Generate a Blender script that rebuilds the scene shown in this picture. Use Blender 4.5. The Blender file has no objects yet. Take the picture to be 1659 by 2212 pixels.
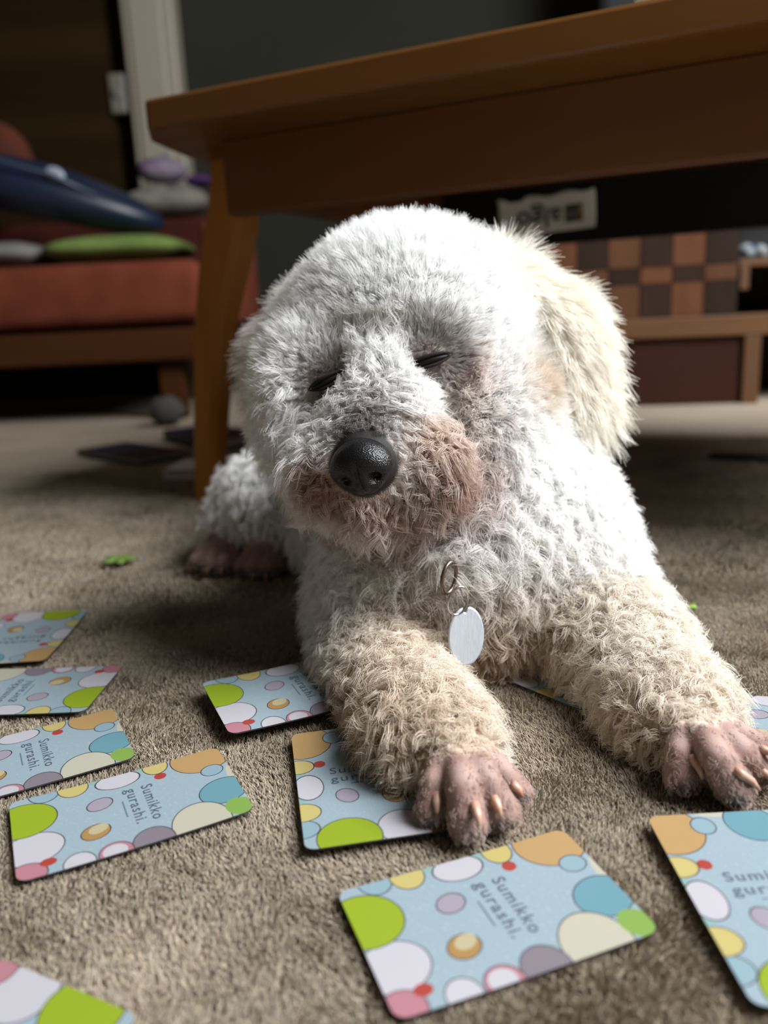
import bpy, bmesh, math, random
import numpy as np
from mathutils import Vector, Matrix, kdtree
rng = np.random.default_rng(7)
random.seed(7)
SC = bpy.context.scene
COL = SC.collection

# ------------------------------------------------------------------ camera
W, H = 1659, 2212
F, PITCH, ROLL, CH = 1780.0, math.radians(13.4), -0.048, 0.1916
_fwd = Vector((0, math.cos(PITCH), -math.sin(PITCH)))
_r = Vector((1, 0, 0)); _u = Vector((0, math.sin(PITCH), math.cos(PITCH)))
RIGHT = _r * math.cos(ROLL) + _u * math.sin(ROLL)
UP = _u * math.cos(ROLL) - _r * math.sin(ROLL)
cam = bpy.data.cameras.new('camera')
camo = bpy.data.objects.new('camera', cam); COL.objects.link(camo)
m = Matrix((RIGHT, UP, -_fwd)).transposed().to_4x4(); m.translation = (0, 0, CH)
camo.matrix_world = m
cam.sensor_fit = 'VERTICAL'; cam.sensor_height = 36.0; cam.lens = 36.0 * F / H
cam.clip_start = 0.01
cam.dof.use_dof = True; cam.dof.focus_distance = 0.375; cam.dof.aperture_fstop = 5.7
SC.camera = camo

# ------------------------------------------------------------------ light
world = bpy.data.worlds.new('world'); SC.world = world; world.use_nodes = True
bg = world.node_tree.nodes['Background']
bg.inputs[0].default_value = (1.0, 0.86, 0.70, 1); bg.inputs[1].default_value = 0.085
SC.cycles.diffuse_bounces = 7; SC.cycles.max_bounces = 12; SC.cycles.transmission_bounces = 10
def area(name, loc, target, sx, sy, power, color):
    l = bpy.data.lights.new(name, 'AREA'); l.shape = 'RECTANGLE'; l.size = sx; l.size_y = sy
    l.energy = power; l.color = color
    o = bpy.data.objects.new(name, l); COL.objects.link(o); o.location = loc
    o.rotation_euler = (Vector(target) - Vector(loc)).to_track_quat('-Z', 'Y').to_euler()
    return o
# daylight through the window on the right
area('window_daylight', (1.42, 0.10, 1.50), (0.0, 0.5, 0.05), 1.15, 1.4, 138, (0.965, 0.985, 1.0))
SC.view_settings.view_transform = 'Standard'; SC.view_settings.look = 'None'
SC.view_settings.exposure = 0.05; SC.view_settings.gamma = 1.0
SC.view_settings.use_curve_mapping = False

# ------------------------------------------------------------------ helpers
def at(px, py, Y=None, Z=None):
    d = _fwd + RIGHT * ((px - W / 2) / F) + UP * ((H / 2 - py) / F)
    t = Y / d.y if Y is not None else (Z - CH) / d.z
    return Vector((0, 0, CH)) + d * t

def tag(o, label=None, cat=None, group=None, kind=None):
    if label: o['label'] = label
    if cat: o['category'] = cat
    if group: o['group'] = group
    if kind: o['kind'] = kind
    return o
def link(o, parent=None):
    COL.objects.link(o)
    if parent is not None: o.parent = parent
    return o
def empty(name, loc=(0, 0, 0), rz=0.0):
    o = bpy.data.objects.new(name, None); o.location = loc; o.rotation_euler = (0, 0, rz)
    o.empty_display_size = 0.02
    return link(o)
def obj(name, bm, mat, parent=None, smooth=False, loc=None, rot=None):
    me = bpy.data.meshes.new(name); bm.normal_update(); bm.to_mesh(me); bm.free()
    if smooth:
        me.polygons.foreach_set('use_smooth', [True] * len(me.polygons))
    for mt in (mat if isinstance(mat, (list, tuple)) else [mat]): me.materials.append(mt)
    o = bpy.data.objects.new(name, me)
    if loc is not None: o.location = loc
    if rot is not None: o.rotation_euler = rot
    return link(o, parent)
def box(bm, x0, x1, y0, y1, z0, z1, bevel=0.0, seg=2, M=None):
    b = bmesh.new()
    bmesh.ops.create_cube(b, size=1)
    for v in b.verts:
        v.co = Vector(((x0 + x1) / 2 + v.co.x * (x1 - x0), (y0 + y1) / 2 + v.co.y * (y1 - y0), (z0 + z1) / 2 + v.co.z * (z1 - z0)))
    if bevel: bmesh.ops.bevel(b, geom=b.edges[:] + b.verts[:], offset=bevel, segments=seg, profile=0.5, affect='EDGES')
    if M is not None: b.transform(M)
    merge(bm, b); return bm
def merge(bm, b):
    me = bpy.data.meshes.new('tmp'); b.to_mesh(me); b.free(); bm.from_mesh(me); bpy.data.meshes.remove(me)
def prism(bm, pts, z0, z1, bevel=0.0):
    b = bmesh.new()
    vs = [b.verts.new((p[0], p[1], z0)) for p in pts]; f = b.faces.new(vs)
    r = bmesh.ops.extrude_face_region(b, geom=[f])
    bmesh.ops.translate(b, vec=(0, 0, z1 - z0), verts=[v for v in r['geom'] if isinstance(v, bmesh.types.BMVert)])
    bmesh.ops.recalc_face_normals(b, faces=b.faces[:])
    if bevel: bmesh.ops.bevel(b, geom=b.edges[:], offset=bevel, segments=2, profile=0.5, affect='EDGES')
    merge(bm, b); return bm
def loft(bm, secs, cap=True):
    """secs: list of rings (lists of points, equal count)"""
    rings = [[bm.verts.new(p) for p in s] for s in secs]
    n = len(rings[0])
    for a, b in zip(rings[:-1], rings[1:]):
        for i in range(n): bm.faces.new((a[i], a[(i + 1) % n], b[(i + 1) % n], b[i]))
    if cap: bm.faces.new(rings[0][::-1]); bm.faces.new(rings[-1])
    bmesh.ops.recalc_face_normals(bm, faces=bm.faces[:])
    return bm
def ell(bm, c, r, sub=3, M=None, fn=None):
    b = bmesh.new(); bmesh.ops.create_icosphere(b, subdivisions=sub, radius=1)
    for v in b.verts:
        q = v.co.copy()
        if fn: q = fn(q)
        q = Vector((q.x * r[0], q.y * r[1], q.z * r[2]))
        if M is not None: q = M @ q
        v.co = q + Vector(c)
    merge(bm, b); return bm
def tube(bm, pts, r, n=8, closed=False):
    pts = [Vector(p) for p in pts]; rings = []
    N = len(pts); prev = None
    for i, p in enumerate(pts):
        t = ((pts[(i + 1) % N] - pts[i - 1]) if closed or 0 < i < N - 1 else (pts[min(i + 1, N - 1)] - pts[max(i - 1, 0)])).normalized()
        if prev is None:
            a = t.orthogonal().normalized()
        else:
            a = (prev - t * prev.dot(t)).normalized()
        prev = a; b = t.cross(a)
        rr = r[i] if isinstance(r, (list, tuple)) else r
        rings.append([bm.verts.new(p + (a * math.cos(k * 2 * math.pi / n) + b * math.sin(k * 2 * math.pi / n)) * rr) for k in range(n)])
    for i in range(N if closed else N - 1):
        A, B = rings[i], rings[(i + 1) % N]
        for k in range(n): bm.faces.new((A[k], A[(k + 1) % n], B[(k + 1) % n], B[k]))
    if not closed:
        bm.faces.new(rings[0][::-1]); bm.faces.new(rings[-1])
    bmesh.ops.recalc_face_normals(bm, faces=bm.faces[:])
    return bm

# ------------------------------------------------------------------ materials
def mat(name, color, rough=0.6, spec=0.4, metal=0.0):
    m = bpy.data.materials.new(name); m.use_nodes = True
    b = m.node_tree.nodes['Principled BSDF']
    b.inputs['Base Color'].default_value = (*color, 1); b.inputs['Roughness'].default_value = rough
    b.inputs['Specular IOR Level'].default_value = spec; b.inputs['Metallic'].default_value = metal
    return m
def noisemat(name, c0, c1, scale=20, stretch=(1, 1, 1), rough=0.6, bump=0.0, bscale=None, detail=6, spec=0.3, lo=0.35, hi=0.65, rot=(0, 0, 0), dist=0.0):
    m = mat(name, c0, rough, spec); nt = m.node_tree; N = nt.nodes; L = nt.links
    b = N['Principled BSDF']
    tc = N.new('ShaderNodeTexCoord'); mp = N.new('ShaderNodeMapping'); mp.inputs['Scale'].default_value = stretch; mp.inputs['Rotation'].default_value = rot
    L.new(tc.outputs['Object'], mp.inputs[0])
    n = N.new('ShaderNodeTexNoise'); n.inputs['Scale'].default_value = scale; n.inputs['Detail'].default_value = detail; n.inputs['Distortion'].default_value = dist
    L.new(mp.outputs[0], n.inputs['Vector'])
    r = N.new('ShaderNodeValToRGB'); r.color_ramp.elements[0].position = lo; r.color_ramp.elements[1].position = hi
    r.color_ramp.elements[0].color = (*c0, 1); r.color_ramp.elements[1].color = (*c1, 1)
    L.new(n.outputs['Fac'], r.inputs[0]); L.new(r.outputs[0], b.inputs['Base Color'])
    if bump:
        n2 = N.new('ShaderNodeTexNoise'); n2.inputs['Scale'].default_value = bscale or scale * 4; n2.inputs['Detail'].default_value = 4
        L.new(mp.outputs[0], n2.inputs['Vector'])
        bp = N.new('ShaderNodeBump'); bp.inputs['Strength'].default_value = bump; bp.inputs['Distance'].default_value = 0.004
        L.new(n2.outputs['Fac'], bp.inputs['Height']); L.new(bp.outputs[0], b.inputs['Normal'])
    return m

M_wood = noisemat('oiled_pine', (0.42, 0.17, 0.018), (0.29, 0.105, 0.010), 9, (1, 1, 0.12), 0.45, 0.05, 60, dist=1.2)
M_woodtop = noisemat('oiled_pine_board_shaded', (0.150, 0.062, 0.012), (0.105, 0.040, 0.008), 9, (0.12, 1, 1), 0.42, 0.05, 60, dist=1.2)  # darker copy of the leg pine, shade put into its colour
M_woodap = noisemat('oiled_pine_apron_shaded', (0.125, 0.045, 0.010), (0.09, 0.030, 0.007), 9, (0.12, 1, 1), 0.5, 0.05, 60, dist=1.2)  # leg pine darkened further: shade under the overhang put into the colour
M_black = mat('shaded_black', (0.010, 0.009, 0.008), 0.55, 0.2)  # dark rear rail, its shade put into the near-black colour

# ------------------------------------------------------------------ setting
M_carpet = noisemat('taupe_carpet', (0.26, 0.215, 0.165), (0.32, 0.265, 0.205), 5, (1, 1, 1), 0.95, 0.25, 420, spec=0.05)
bm = bmesh.new(); box(bm, -3.2, 3.2, -1.6, 2.62, -0.06, -0.004)
tag(obj('floor', bm, M_carpet), 'taupe short pile carpet covering the whole floor', kind='structure')
M_wall = noisemat('shaded_olive_wall', (0.016, 0.017, 0.0125), (0.020, 0.020, 0.015), 3, rough=0.9, spec=0.1)  # base colour lowered to carry the shade behind the table
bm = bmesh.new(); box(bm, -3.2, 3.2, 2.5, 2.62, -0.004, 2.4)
tag(obj('wall_back', bm, M_wall), 'olive grey wall behind the table, its shade put into the colour', kind='structure')
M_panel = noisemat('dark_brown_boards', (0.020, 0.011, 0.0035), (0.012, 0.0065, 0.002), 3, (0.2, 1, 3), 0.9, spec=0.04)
p0 = at(-40, 500, Y=2.44); p1 = at(262, 500, Y=2.44)
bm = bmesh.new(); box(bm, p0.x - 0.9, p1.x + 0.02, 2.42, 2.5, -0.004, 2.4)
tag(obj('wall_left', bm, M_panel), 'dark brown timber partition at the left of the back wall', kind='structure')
M_cream = mat('cream_gloss_paint', (0.215, 0.195, 0.15), 0.5)
t0 = at(268, 60, Y=2.42); t1 = at(378, 60, Y=2.42)
bm = bmesh.new(); box(bm, t0.x, t1.x, 2.40, 2.5, -0.004, 2.4, 0.006); box(bm, t0.x + 0.02, t1.x - 0.03, 2.392, 2.402, -0.004, 2.4, 0.004)
tag(obj('trim_1', bm, M_cream), 'cream painted upright door trim against the dark wall', kind='structure')
q = at(252, 200, Y=2.40)
bm = bmesh.new(); box(bm, q.x - 0.022, q.x + 0.022, 2.405, 2.42, q.z - 0.05, q.z + 0.05, 0.006); box(bm, q.x - 0.008, q.x + 0.008, 2.396, 2.406, q.z - 0.012, q.z + 0.012, 0.003)
tag(obj('light_switch', bm, mat('switch_plastic', (0.12, 0.11, 0.09), 0.5)), 'small pale wall switch left of the cream upright trim', 'switch')

# ------------------------------------------------------------------ coffee table
TH = 0.355                                           # underside of the top
a0 = at(300, 286, Z=TH); a1 = at(1280, 112, Z=TH)
U = (a1 - a0); U.z = 0; U.normalize(); V = Vector((-U.y, U.x, 0))
ang = math.atan2(U.y, U.x)
tl = empty('coffee_table', (a0.x, a0.y, -0.004), ang)
tag(tl, 'low wooden coffee table with tapered legs standing behind the dog', 'table')
LEN, DEP = 1.0, 0.67
zt = TH + 0.004
bm = bmesh.new()
pts = []
def endx(v): w = abs(v - DEP / 2) / (DEP / 2); return -0.062 + 0.056 * w ** 2.2      # gently bowed short ends
NE = 18
for k in range(NE + 1):
    v = DEP - DEP * k / NE; cr = max(0, 1 - min(v, DEP - v) / 0.02); pts.append((endx(v) + 0.016 * cr * cr, v))
for k in range(NE + 1):
    v = DEP * k / NE; cr = max(0, 1 - min(v, DEP - v) / 0.02); pts.append((LEN - endx(v) - 0.016 * cr * cr, v))
prism(bm, pts, zt, zt + 0.025, 0.003)
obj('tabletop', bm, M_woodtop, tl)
IN = 0.070; APB = 0.289 + 0.004
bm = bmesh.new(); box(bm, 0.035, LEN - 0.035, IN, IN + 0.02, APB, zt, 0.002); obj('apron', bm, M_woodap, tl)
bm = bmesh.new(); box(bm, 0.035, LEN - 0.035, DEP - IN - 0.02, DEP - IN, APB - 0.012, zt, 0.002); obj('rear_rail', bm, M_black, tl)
for x in (0.035, LEN - 0.055):
    bm = bmesh.new(); box(bm, x, x + 0.02, IN + 0.021, DEP - IN - 0.021, APB + 0.01, zt, 0.002); obj('side_rail', bm, M_woodap, tl)
def leg(mx, my):
    secs = []
    for z, u, v, w, d in ((0, -0.072, 0.140, 0.031, 0.030), (0.09, -0.064, 0.146, 0.034, 0.034), (0.19, -0.052, 0.152, 0.039, 0.038), (0.262, -0.033, 0.158, 0.049, 0.042), (0.285, -0.027, 0.160, 0.051, 0.042), (0.31, -0.021, 0.161, 0.046, 0.042), (zt, -0.012, 0.162, 0.044, 0.042)):
        cx = u if mx > 0 else LEN - u; cy = v if my > 0 else DEP - v
        ch = 0.007; ring = []
        for ax, ay in ((-1, -1), (1, -1), (1, 1), (-1, 1)):
            px_, py_ = cx + ax * w / 2, cy + ay * d / 2
            k1, k2 = Vector((px_ - ax * ch, py_, z)), Vector((px_, py_ - ay * ch, z))
            ring += [k2, k1] if ax * ay > 0 else [k1, k2]
        secs.append(ring)
    return obj('leg', loft(bmesh.new(), secs), M_wood, tl)
for mx, my in ((1, 1), (-1, 1), (-1, -1), (1, -1)): leg(mx, my)

# paper label on the inside of the rear rail, printed side out and hanging upside down
inv = Matrix.Rotation(-ang, 4, 'Z') @ Matrix.Translation(-Vector(tl.location))
def on_rail(px, py):
    """table-local point where the view ray meets the inner face of the rear rail"""
    o = inv @ Vector((0, 0, CH)); d = (inv @ at(px, py, Y=1.0)) - o
    t = (DEP - IN - 0.02 - o.y) / d.y
    return o + d * t
l0, l1 = on_rail(1080, 512), on_rail(1288, 410)
lw, lh = (l1.x - l0.x), (l1.z - l0.z)
lc = (l0 + l1) / 2
toW = Matrix.Translation(Vector(tl.location)) @ Matrix.Rotation(ang, 4, 'Z')
lab = empty('paper_label'); lab.matrix_world = toW @ Matrix.Translation((lc.x, DEP - IN - 0.0212, lc.z)) @ Matrix.Rotation(math.radians(90), 4, 'X') @ Matrix.Rotation(math.radians(180), 4, 'Z') @ Matrix.Rotation(math.radians(2), 4, 'Z')
tag(lab, 'white paper label stuck upside down on the shade-darkened rear rail of the table', 'label')
bm = bmesh.new()
NX, NY = 24, 12
vs = {}
for i in range(NX + 1):
    for j in range(NY + 1):
        x = (i / NX - .5) * lw; y = (j / NY - .5) * lh
        corner = max(0, abs(x) / (lw / 2) - 0.86) * max(0, abs(y) / (lh / 2) - 0.75)
        wob = 0.0009 * math.sin(7 * x / lw + 2) * math.cos(5 * y / lh) + 0.12 * corner
        if j == 0: y += 0.002 * math.sin(i * 0.7) + (0.004 if i > 17 and i < 22 else 0)
        vs[i, j] = bm.verts.new((x, y, 0.0022 + wob))
for i in range(NX):
    for j in range(NY): bm.faces.new((vs[i, j], vs[i + 1, j], vs[i + 1, j + 1], vs[i, j + 1]))
po = obj('paper', bm, noisemat('label_paper', (0.92, 0.93, 0.90), (0.88, 0.89, 0.86), 30, rough=0.7), lab, True)
sm = po.modifiers.new('thick', 'SOLIDIFY'); sm.thickness = 0.0004; sm.offset = -1
M_ink = mat('label_ink', (0.06, 0.06, 0.06), 0.8)
def text(name, body, size, mt, parent, loc, rot=(0, 0, 0), sx=1.0, space=1.0, extr=0.00002, bold=0.0):
    c = bpy.data.curves.new(name, 'FONT'); c.body = body; c.size = size; c.extrude = extr; c.align_x = 'LEFT'; c.space_character = space; c.offset = bold; c.resolution_u = 4
    o = bpy.data.objects.new(name, c); COL.objects.link(o)
    bpy.context.view_layer.update()
    me = bpy.data.meshes.new_from_object(o.evaluated_get(bpy.context.evaluated_depsgraph_get()))
    bpy.data.objects.remove(o); bpy.data.curves.remove(c)
    me.materials.clear(); me.materials.append(mt); me.name = name
    t = bpy.data.objects.new(name, me); t.location = loc; t.rotation_euler = rot; t.scale = (sx, 1, 1)
    return link(t, parent)
text('lettering', 'algo', lh * 0.70, M_ink, lab, (-lw * 0.165, -lh * 0.12, 0.0036), sx=1.12, space=1.02, bold=0.0007)
bm = bmesh.new(); box(bm, -lw * 0.375, -lw * 0.195, -lh * 0.165, lh * 0.30, 0.0026, 0.0036); obj('printed_square', bm, mat('grey_ink', (0.085, 0.085, 0.08), 0.8), lab)
for k, (c, y0, y1, x0, x1) in enumerate((((0.45, 0.30, 0.05), -0.10, 0.10, -0.372, -0.335), ((0.35, 0.12, 0.06), 0.13, 0.25, -0.372, -0.34), ((0.3, 0.3, 0.29), 0.03, 0.06, -0.36, -0.21), ((0.3, 0.3, 0.29), 0.12, 0.15, -0.33, -0.21))):
    bm = bmesh.new(); box(bm, lw * x0, lw * x1, lh * y0, lh * y1, 0.0036, 0.0039); obj('printed_mark', bm, mat('mark_ink', c, 0.8), lab)

# things on the table top
zz = zt + 0.024 - 0.004
q = at(820, 150, Z=zz + 0.01); q = q + V * 0.10
bm = bmesh.new()
for i in range(5): ell(bm, (q.x + (i - 2) * 0.018, q.y + 0.01 * math.sin(i * 2), zz + 0.008), (0.018, 0.02, 0.010 - 0.001 * abs(i - 2)), 2)
tag(obj('folded_glove', bm, noisemat('black_knit', (0.012, 0.012, 0.011), (0.02, 0.02, 0.018), 200, rough=0.9), None, True), 'small dark rumpled cloth lying on the table top', 'cloth')
q = at(1470, 10, Z=zz) + V * 0.05
bm = bmesh.new(); box(bm, -0.030, 0.030, -0.04, 0.04, 0, 0.062, 0.006, 3)
for k in range(11): box(bm, -0.031, 0.031, -0.041, 0.041, 0.004 + k * 0.005, 0.0055 + k * 0.005, 0.0005, 1)
tag(obj('paper_pad', bm, mat('cream_paper', (0.50, 0.50, 0.34), 0.7), None, False, (q.x, q.y, zz), (0, 0, ang)), 'pale cream paper pad on the right end of the table', 'paper pad')
# black television standing at the wall
q0 = at(1290, 60, Y=2.2)
tv = empty('television', (q0.x, 2.2, 0))
tag(tv, 'black television behind the right end of the table, only its edge in view', 'television')
bm = bmesh.new(); box(bm, 0, 1.1, -0.02, 0.03, 0.50, 1.15, 0.008); obj('casing', bm, mat('black_plastic', (0.005, 0.005, 0.005), 0.7, 0.1), tv)
bm = bmesh.new(); box(bm, 0.02, 1.08, -0.0225, -0.0195, 0.53, 1.13); obj('screen', bm, mat('dark_glass', (0.004, 0.005, 0.006), 0.6, 0.15), tv)
bm = bmesh.new(); box(bm, 0.45, 0.65, -0.005, 0.025, 0.45, 0.52, 0.004); box(bm, 0.3, 0.8, -0.1, 0.1, 0.448, 0.458, 0.004); obj('stand', bm, mat('black_plastic_stand', (0.008, 0.008, 0.008), 0.4), tv)

# ------------------------------------------------------------------ cabinet with checkered door on the right
c0 = at(1340, 880, Z=-0.004); c1 = at(1659, 876, Z=-0.004)
CU = (c1 - c0); CU.z = 0; CU.normalize(); cang = math.atan2(CU.y, CU.x); cang *= 0.55
CU = Vector((math.cos(cang), math.sin(cang), 0))
cb = empty('media_cabinet', (c0.x, c0.y, -0.004), cang)
tag(cb, 'low wooden cabinet with a checkered panel standing by the back wall', 'cabinet')
cinv = Matrix.Rotation(-cang, 4, 'Z') @ Matrix.Translation(-Vector(cb.location))
def on_cab(px, py, dy=0.0):
    o = cinv @ Vector((0, 0, CH)); d = (cinv @ at(px, py, Y=1.0)) - o
    return o + d * ((dy - o.y) / d.y)
M_cab = noisemat('light_brown_wood', (0.105, 0.046, 0.014), (0.075, 0.032, 0.010), 8, (0.15, 1, 1), 0.5, dist=1)
M_cabp = noisemat('light_brown_post', (0.115, 0.052, 0.020), (0.08, 0.035, 0.013), 8, (1, 1, 0.15), 0.5, dist=1)
M_red = noisemat('red_brown_panel', (0.031, 0.010, 0.0055), (0.025, 0.008, 0.0045), 6, (0.2, 1, 1), 0.8, spec=0.1)
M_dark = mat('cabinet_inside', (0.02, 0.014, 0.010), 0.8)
zs0, zs1 = on_cab(1500, 728).z, on_cab(1500, 684).z
x_post0, x_post1 = on_cab(1606, 800).x, on_cab(1642, 800).x
bm = bmesh.new(); box(bm, -0.55, 0.95, 0, 0.34, zs0, zs1, 0.002); obj('shelf', bm, M_cab, cb)
bm = bmesh.new(); box(bm, -0.52, x_post0 - 0.001, 0.012, 0.03, 0.0, zs0, 0.001); obj('lower_panel', bm, M_red, cb)
for x in (x_post0, 0.90, -0.55):
    bm = bmesh.new(); box(bm, x, x + (x_post1 - x_post0), 0.002, 0.30, 0, zs0, 0.002); obj('post', bm, M_cabp, cb)
bm = bmesh.new(); box(bm, -0.55, 0.95, 0.31, 0.34, 0, 0.42); obj('back_board', bm, M_dark, cb)
# checkered tiles
z_r = [zs1] + [on_cab(1450, y).z for y in (610, 574, 506)] ; z_r = [zs1, on_cab(1450, 611).z, on_cab(1450, 575).z, on_cab(1450, 503).z, on_cab(1450, 440).z]
xr = on_cab(1594, 600).x; wt = (on_cab(1525, 600).x - on_cab(1385, 600).x) / 2
M_td = [noisemat('walnut_tile_%d' % i, c, tuple(x * 0.75 for x in c), 30, (1, 1, 0.3), 0.75, spec=0.12) for i, c in enumerate(((0.021, 0.0105, 0.0065), (0.026, 0.012, 0.0075)))]
M_tl = [noisemat('oak_tile_%d' % i, c, tuple(x * 0.8 for x in c), 30, (1, 1, 0.3), 0.75, spec=0.12) for i, c in enumerate(((0.100, 0.038, 0.0165), (0.082, 0.034, 0.0155)))]
bm = bmesh.new(); box(bm, xr - wt * 8 - 0.01, xr + 0.002, 0.012, 0.03, zs1, z_r[-1] + 0.02); obj('door', bm, M_dark, cb)
for r in range(4):
    for k in range(8):
        dark = (r + k) % 2 == 0
        bm = bmesh.new(); g = 0.0006
        box(bm, xr - (k + 1) * wt + g, xr - k * wt - g, 0.006, 0.0125, z_r[r] + g, z_r[r + 1] - g, 0.0008, 1)
        obj('tile', bm, (M_td if dark else M_tl)[(k // 2 + r) % 2], cb)
bm = bmesh.new(); box(bm, xr - wt * 8 - 0.03, 0.95, 0, 0.34, z_r[-1] + 0.02, z_r[-1] + 0.045, 0.002); obj('top_board', bm, M_cab, cb)
# small open rack at the right of the checkered door
zr = on_cab(1640, 556).z
bm = bmesh.new(); box(bm, xr + 0.004, 0.95, 0.01, 0.3, zr - 0.014, zr, 0.001); obj('inner_shelf', bm, M_cab, cb)
xa = on_cab(1598, 590).x; xb = on_cab(1622, 590).x
bm = bmesh.new(); box(bm, xa + 0.004, xb, 0.01, 0.03, zs1 + 0.045, zr - 0.014, 0.001); obj('divider', bm, M_cabp, cb)
cm = Matrix.Translation(Vector(cb.location)) @ Matrix.Rotation(cang, 4, 'Z')
bm = bmesh.new(); box(bm, 0, 0.30, 0, 0.2, 0, z_r[-1] + 0.015 - zr, 0.004); box(bm, 0.02, 0.12, -0.006, 0.001, 0.01, 0.02, 0.002); box(bm, 0.15, 0.17, -0.005, 0.001, 0.01, 0.03, 0.002)
q = cm @ Vector((xr + 0.02, 0.09, zr + 0.0005))
tag(obj('media_player', bm, mat('player_black', (0.012, 0.013, 0.014), 0.4), None, False, q, (0, 0, cang)), 'black media player on the inner shelf right of the checkered panel', 'media player')
q = cm @ Vector((on_cab(1640, 530).x, 0.04, zr + 0.0005))
bm = bmesh.new()
for i in range(5):
    a = i * 1.3; ell(bm, (0.012 * math.cos(a), 0.010 * math.sin(a), 0.010 + 0.003 * (i % 3)), (0.018, 0.013, 0.012), 2, Matrix.Rotation(a, 3, 'Z'))
tag(obj('crumpled_wrapper', bm, noisemat('blue_white_foil', (0.03, 0.06, 0.11), (0.26, 0.27, 0.26), 60, rough=0.6), None, True, q), 'small blue and white crumpled wrapper on the inner cabinet shelf', 'wrapper')
# dark stick lying on the carpet at the right
s0, s1 = at(1530, 985, Z=0.003), at(1700, 992, Z=0.003)
bm = bmesh.new(); tube(bm, [s0, s0.lerp(s1, 0.1), s0.lerp(s1, .5), s1], [0.003, 0.0055, 0.006, 0.006], 10)
tag(obj('dark_stick', bm, mat('dark_plastic_stick', (0.03, 0.028, 0.026), 0.5), None, True), 'thin dark stick lying on the carpet in front of the cabinet', 'stick')

# ------------------------------------------------------------------ sofa at the left
SY = 1.72
def sp(px, py, Y=SY): return at(px, py, Y=Y)
sofa = empty('sofa', (0, SY, -0.004)); tag(sofa, 'red upholstered sofa with a brown wooden base rail at the left', 'sofa')
def sx(px): return sp(px, 640).x
def sz(py, px=200): return sp(px, py).z + 0.004
xL, xR = sx(-500), sx(548)
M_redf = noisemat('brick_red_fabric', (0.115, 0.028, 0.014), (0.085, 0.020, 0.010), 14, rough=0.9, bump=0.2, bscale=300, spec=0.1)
M_redf_shaded = noisemat('shaded_red_fabric', (0.045, 0.009, 0.006), (0.03, 0.007, 0.005), 14, rough=0.9, bump=0.2, bscale=300, spec=0.1)  # sofa red darkened, with the shade on the backrest in its colour
M_base = noisemat('sofa_base_wood', (0.046, 0.015, 0.004), (0.033, 0.011, 0.003), 8, (0.15, 1, 1), 0.8, spec=0.08)
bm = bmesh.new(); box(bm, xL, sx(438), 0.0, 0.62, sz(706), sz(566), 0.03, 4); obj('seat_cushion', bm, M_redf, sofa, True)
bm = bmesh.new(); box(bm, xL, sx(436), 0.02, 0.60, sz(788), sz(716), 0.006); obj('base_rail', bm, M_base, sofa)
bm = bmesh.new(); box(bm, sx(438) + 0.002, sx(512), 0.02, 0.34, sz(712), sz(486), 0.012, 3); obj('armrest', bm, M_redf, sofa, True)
bm = bmesh.new(); box(bm, xL, sx(436), 0.48, 0.60, sz(600), sp(360, 470, SY + 0.5).z + 0.004, 0.02, 3); obj('backrest', bm, M_redf_shaded, sofa, True)
for x in (sx(310), xL + 0.02):
    for y in (0.05, 0.5):
        bm = bmesh.new(); box(bm, x, x + 0.05, y, y + 0.05, 0, sz(786), 0.004); obj('leg', bm, M_base, sofa)
zseat = sz(566) - 0.004
def cushion(name, c, r, mt, label, cat, rotz=0, sq=3.0, tilt=0.0, lump=0.0):
    def fn(q):
        # superellipsoid pillow
        k = (abs(q.x) ** sq + abs(q.y) ** sq) ** (1 / sq) / max(1e-6, (q.x * q.x + q.y * q.y) ** .5)
        k = 1 / k if k > 1e-6 else 1
        w = 1 + lump * (math.sin(6.1 * q.x + 2.3 * q.z + r[0] * 90) * math.cos(4.7 * q.y + 1.1) + 0.6 * math.sin(11 * q.x + 5 * q.y))
        return Vector((q.x * min(k, 1.3), q.y * min(k, 1.3), q.z * (w if q.z > 0 else 1)))
    b = ell(bmesh.new(), (0, 0, 0), r, 4, None, fn)
    return tag(obj(name, b, mt, None, True, c, (tilt, 0, rotz)), label, cat)
M_green = noisemat('lime_fleece', (0.12, 0.17, 0.04), (0.09, 0.13, 0.03), 20, rough=0.95, bump=0.3, bscale=200)
M_grey = noisemat('grey_white_blanket', (0.16, 0.15, 0.15), (0.11, 0.10, 0.10), 20, rough=0.95)
M_blue = noisemat('navy_shell', (0.004, 0.010, 0.032), (0.003, 0.007, 0.022), 8, rough=0.45, spec=0.5)
g0 = sp(250, 566, SY + 0.14)
cushion('green_blanket', (sx(225), SY + 0.16, zseat + 0.032), (0.15, 0.13, 0.031), M_green, 'folded lime green fleece blanket on the red sofa seat', 'blanket', sq=4)
cushion('grey_blanket', (sx(-30), SY + 0.16, zseat + 0.030), (0.085, 0.13, 0.029), M_grey, 'pale grey folded blanket on the sofa beside the green one', 'blanket', sq=4)
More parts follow.
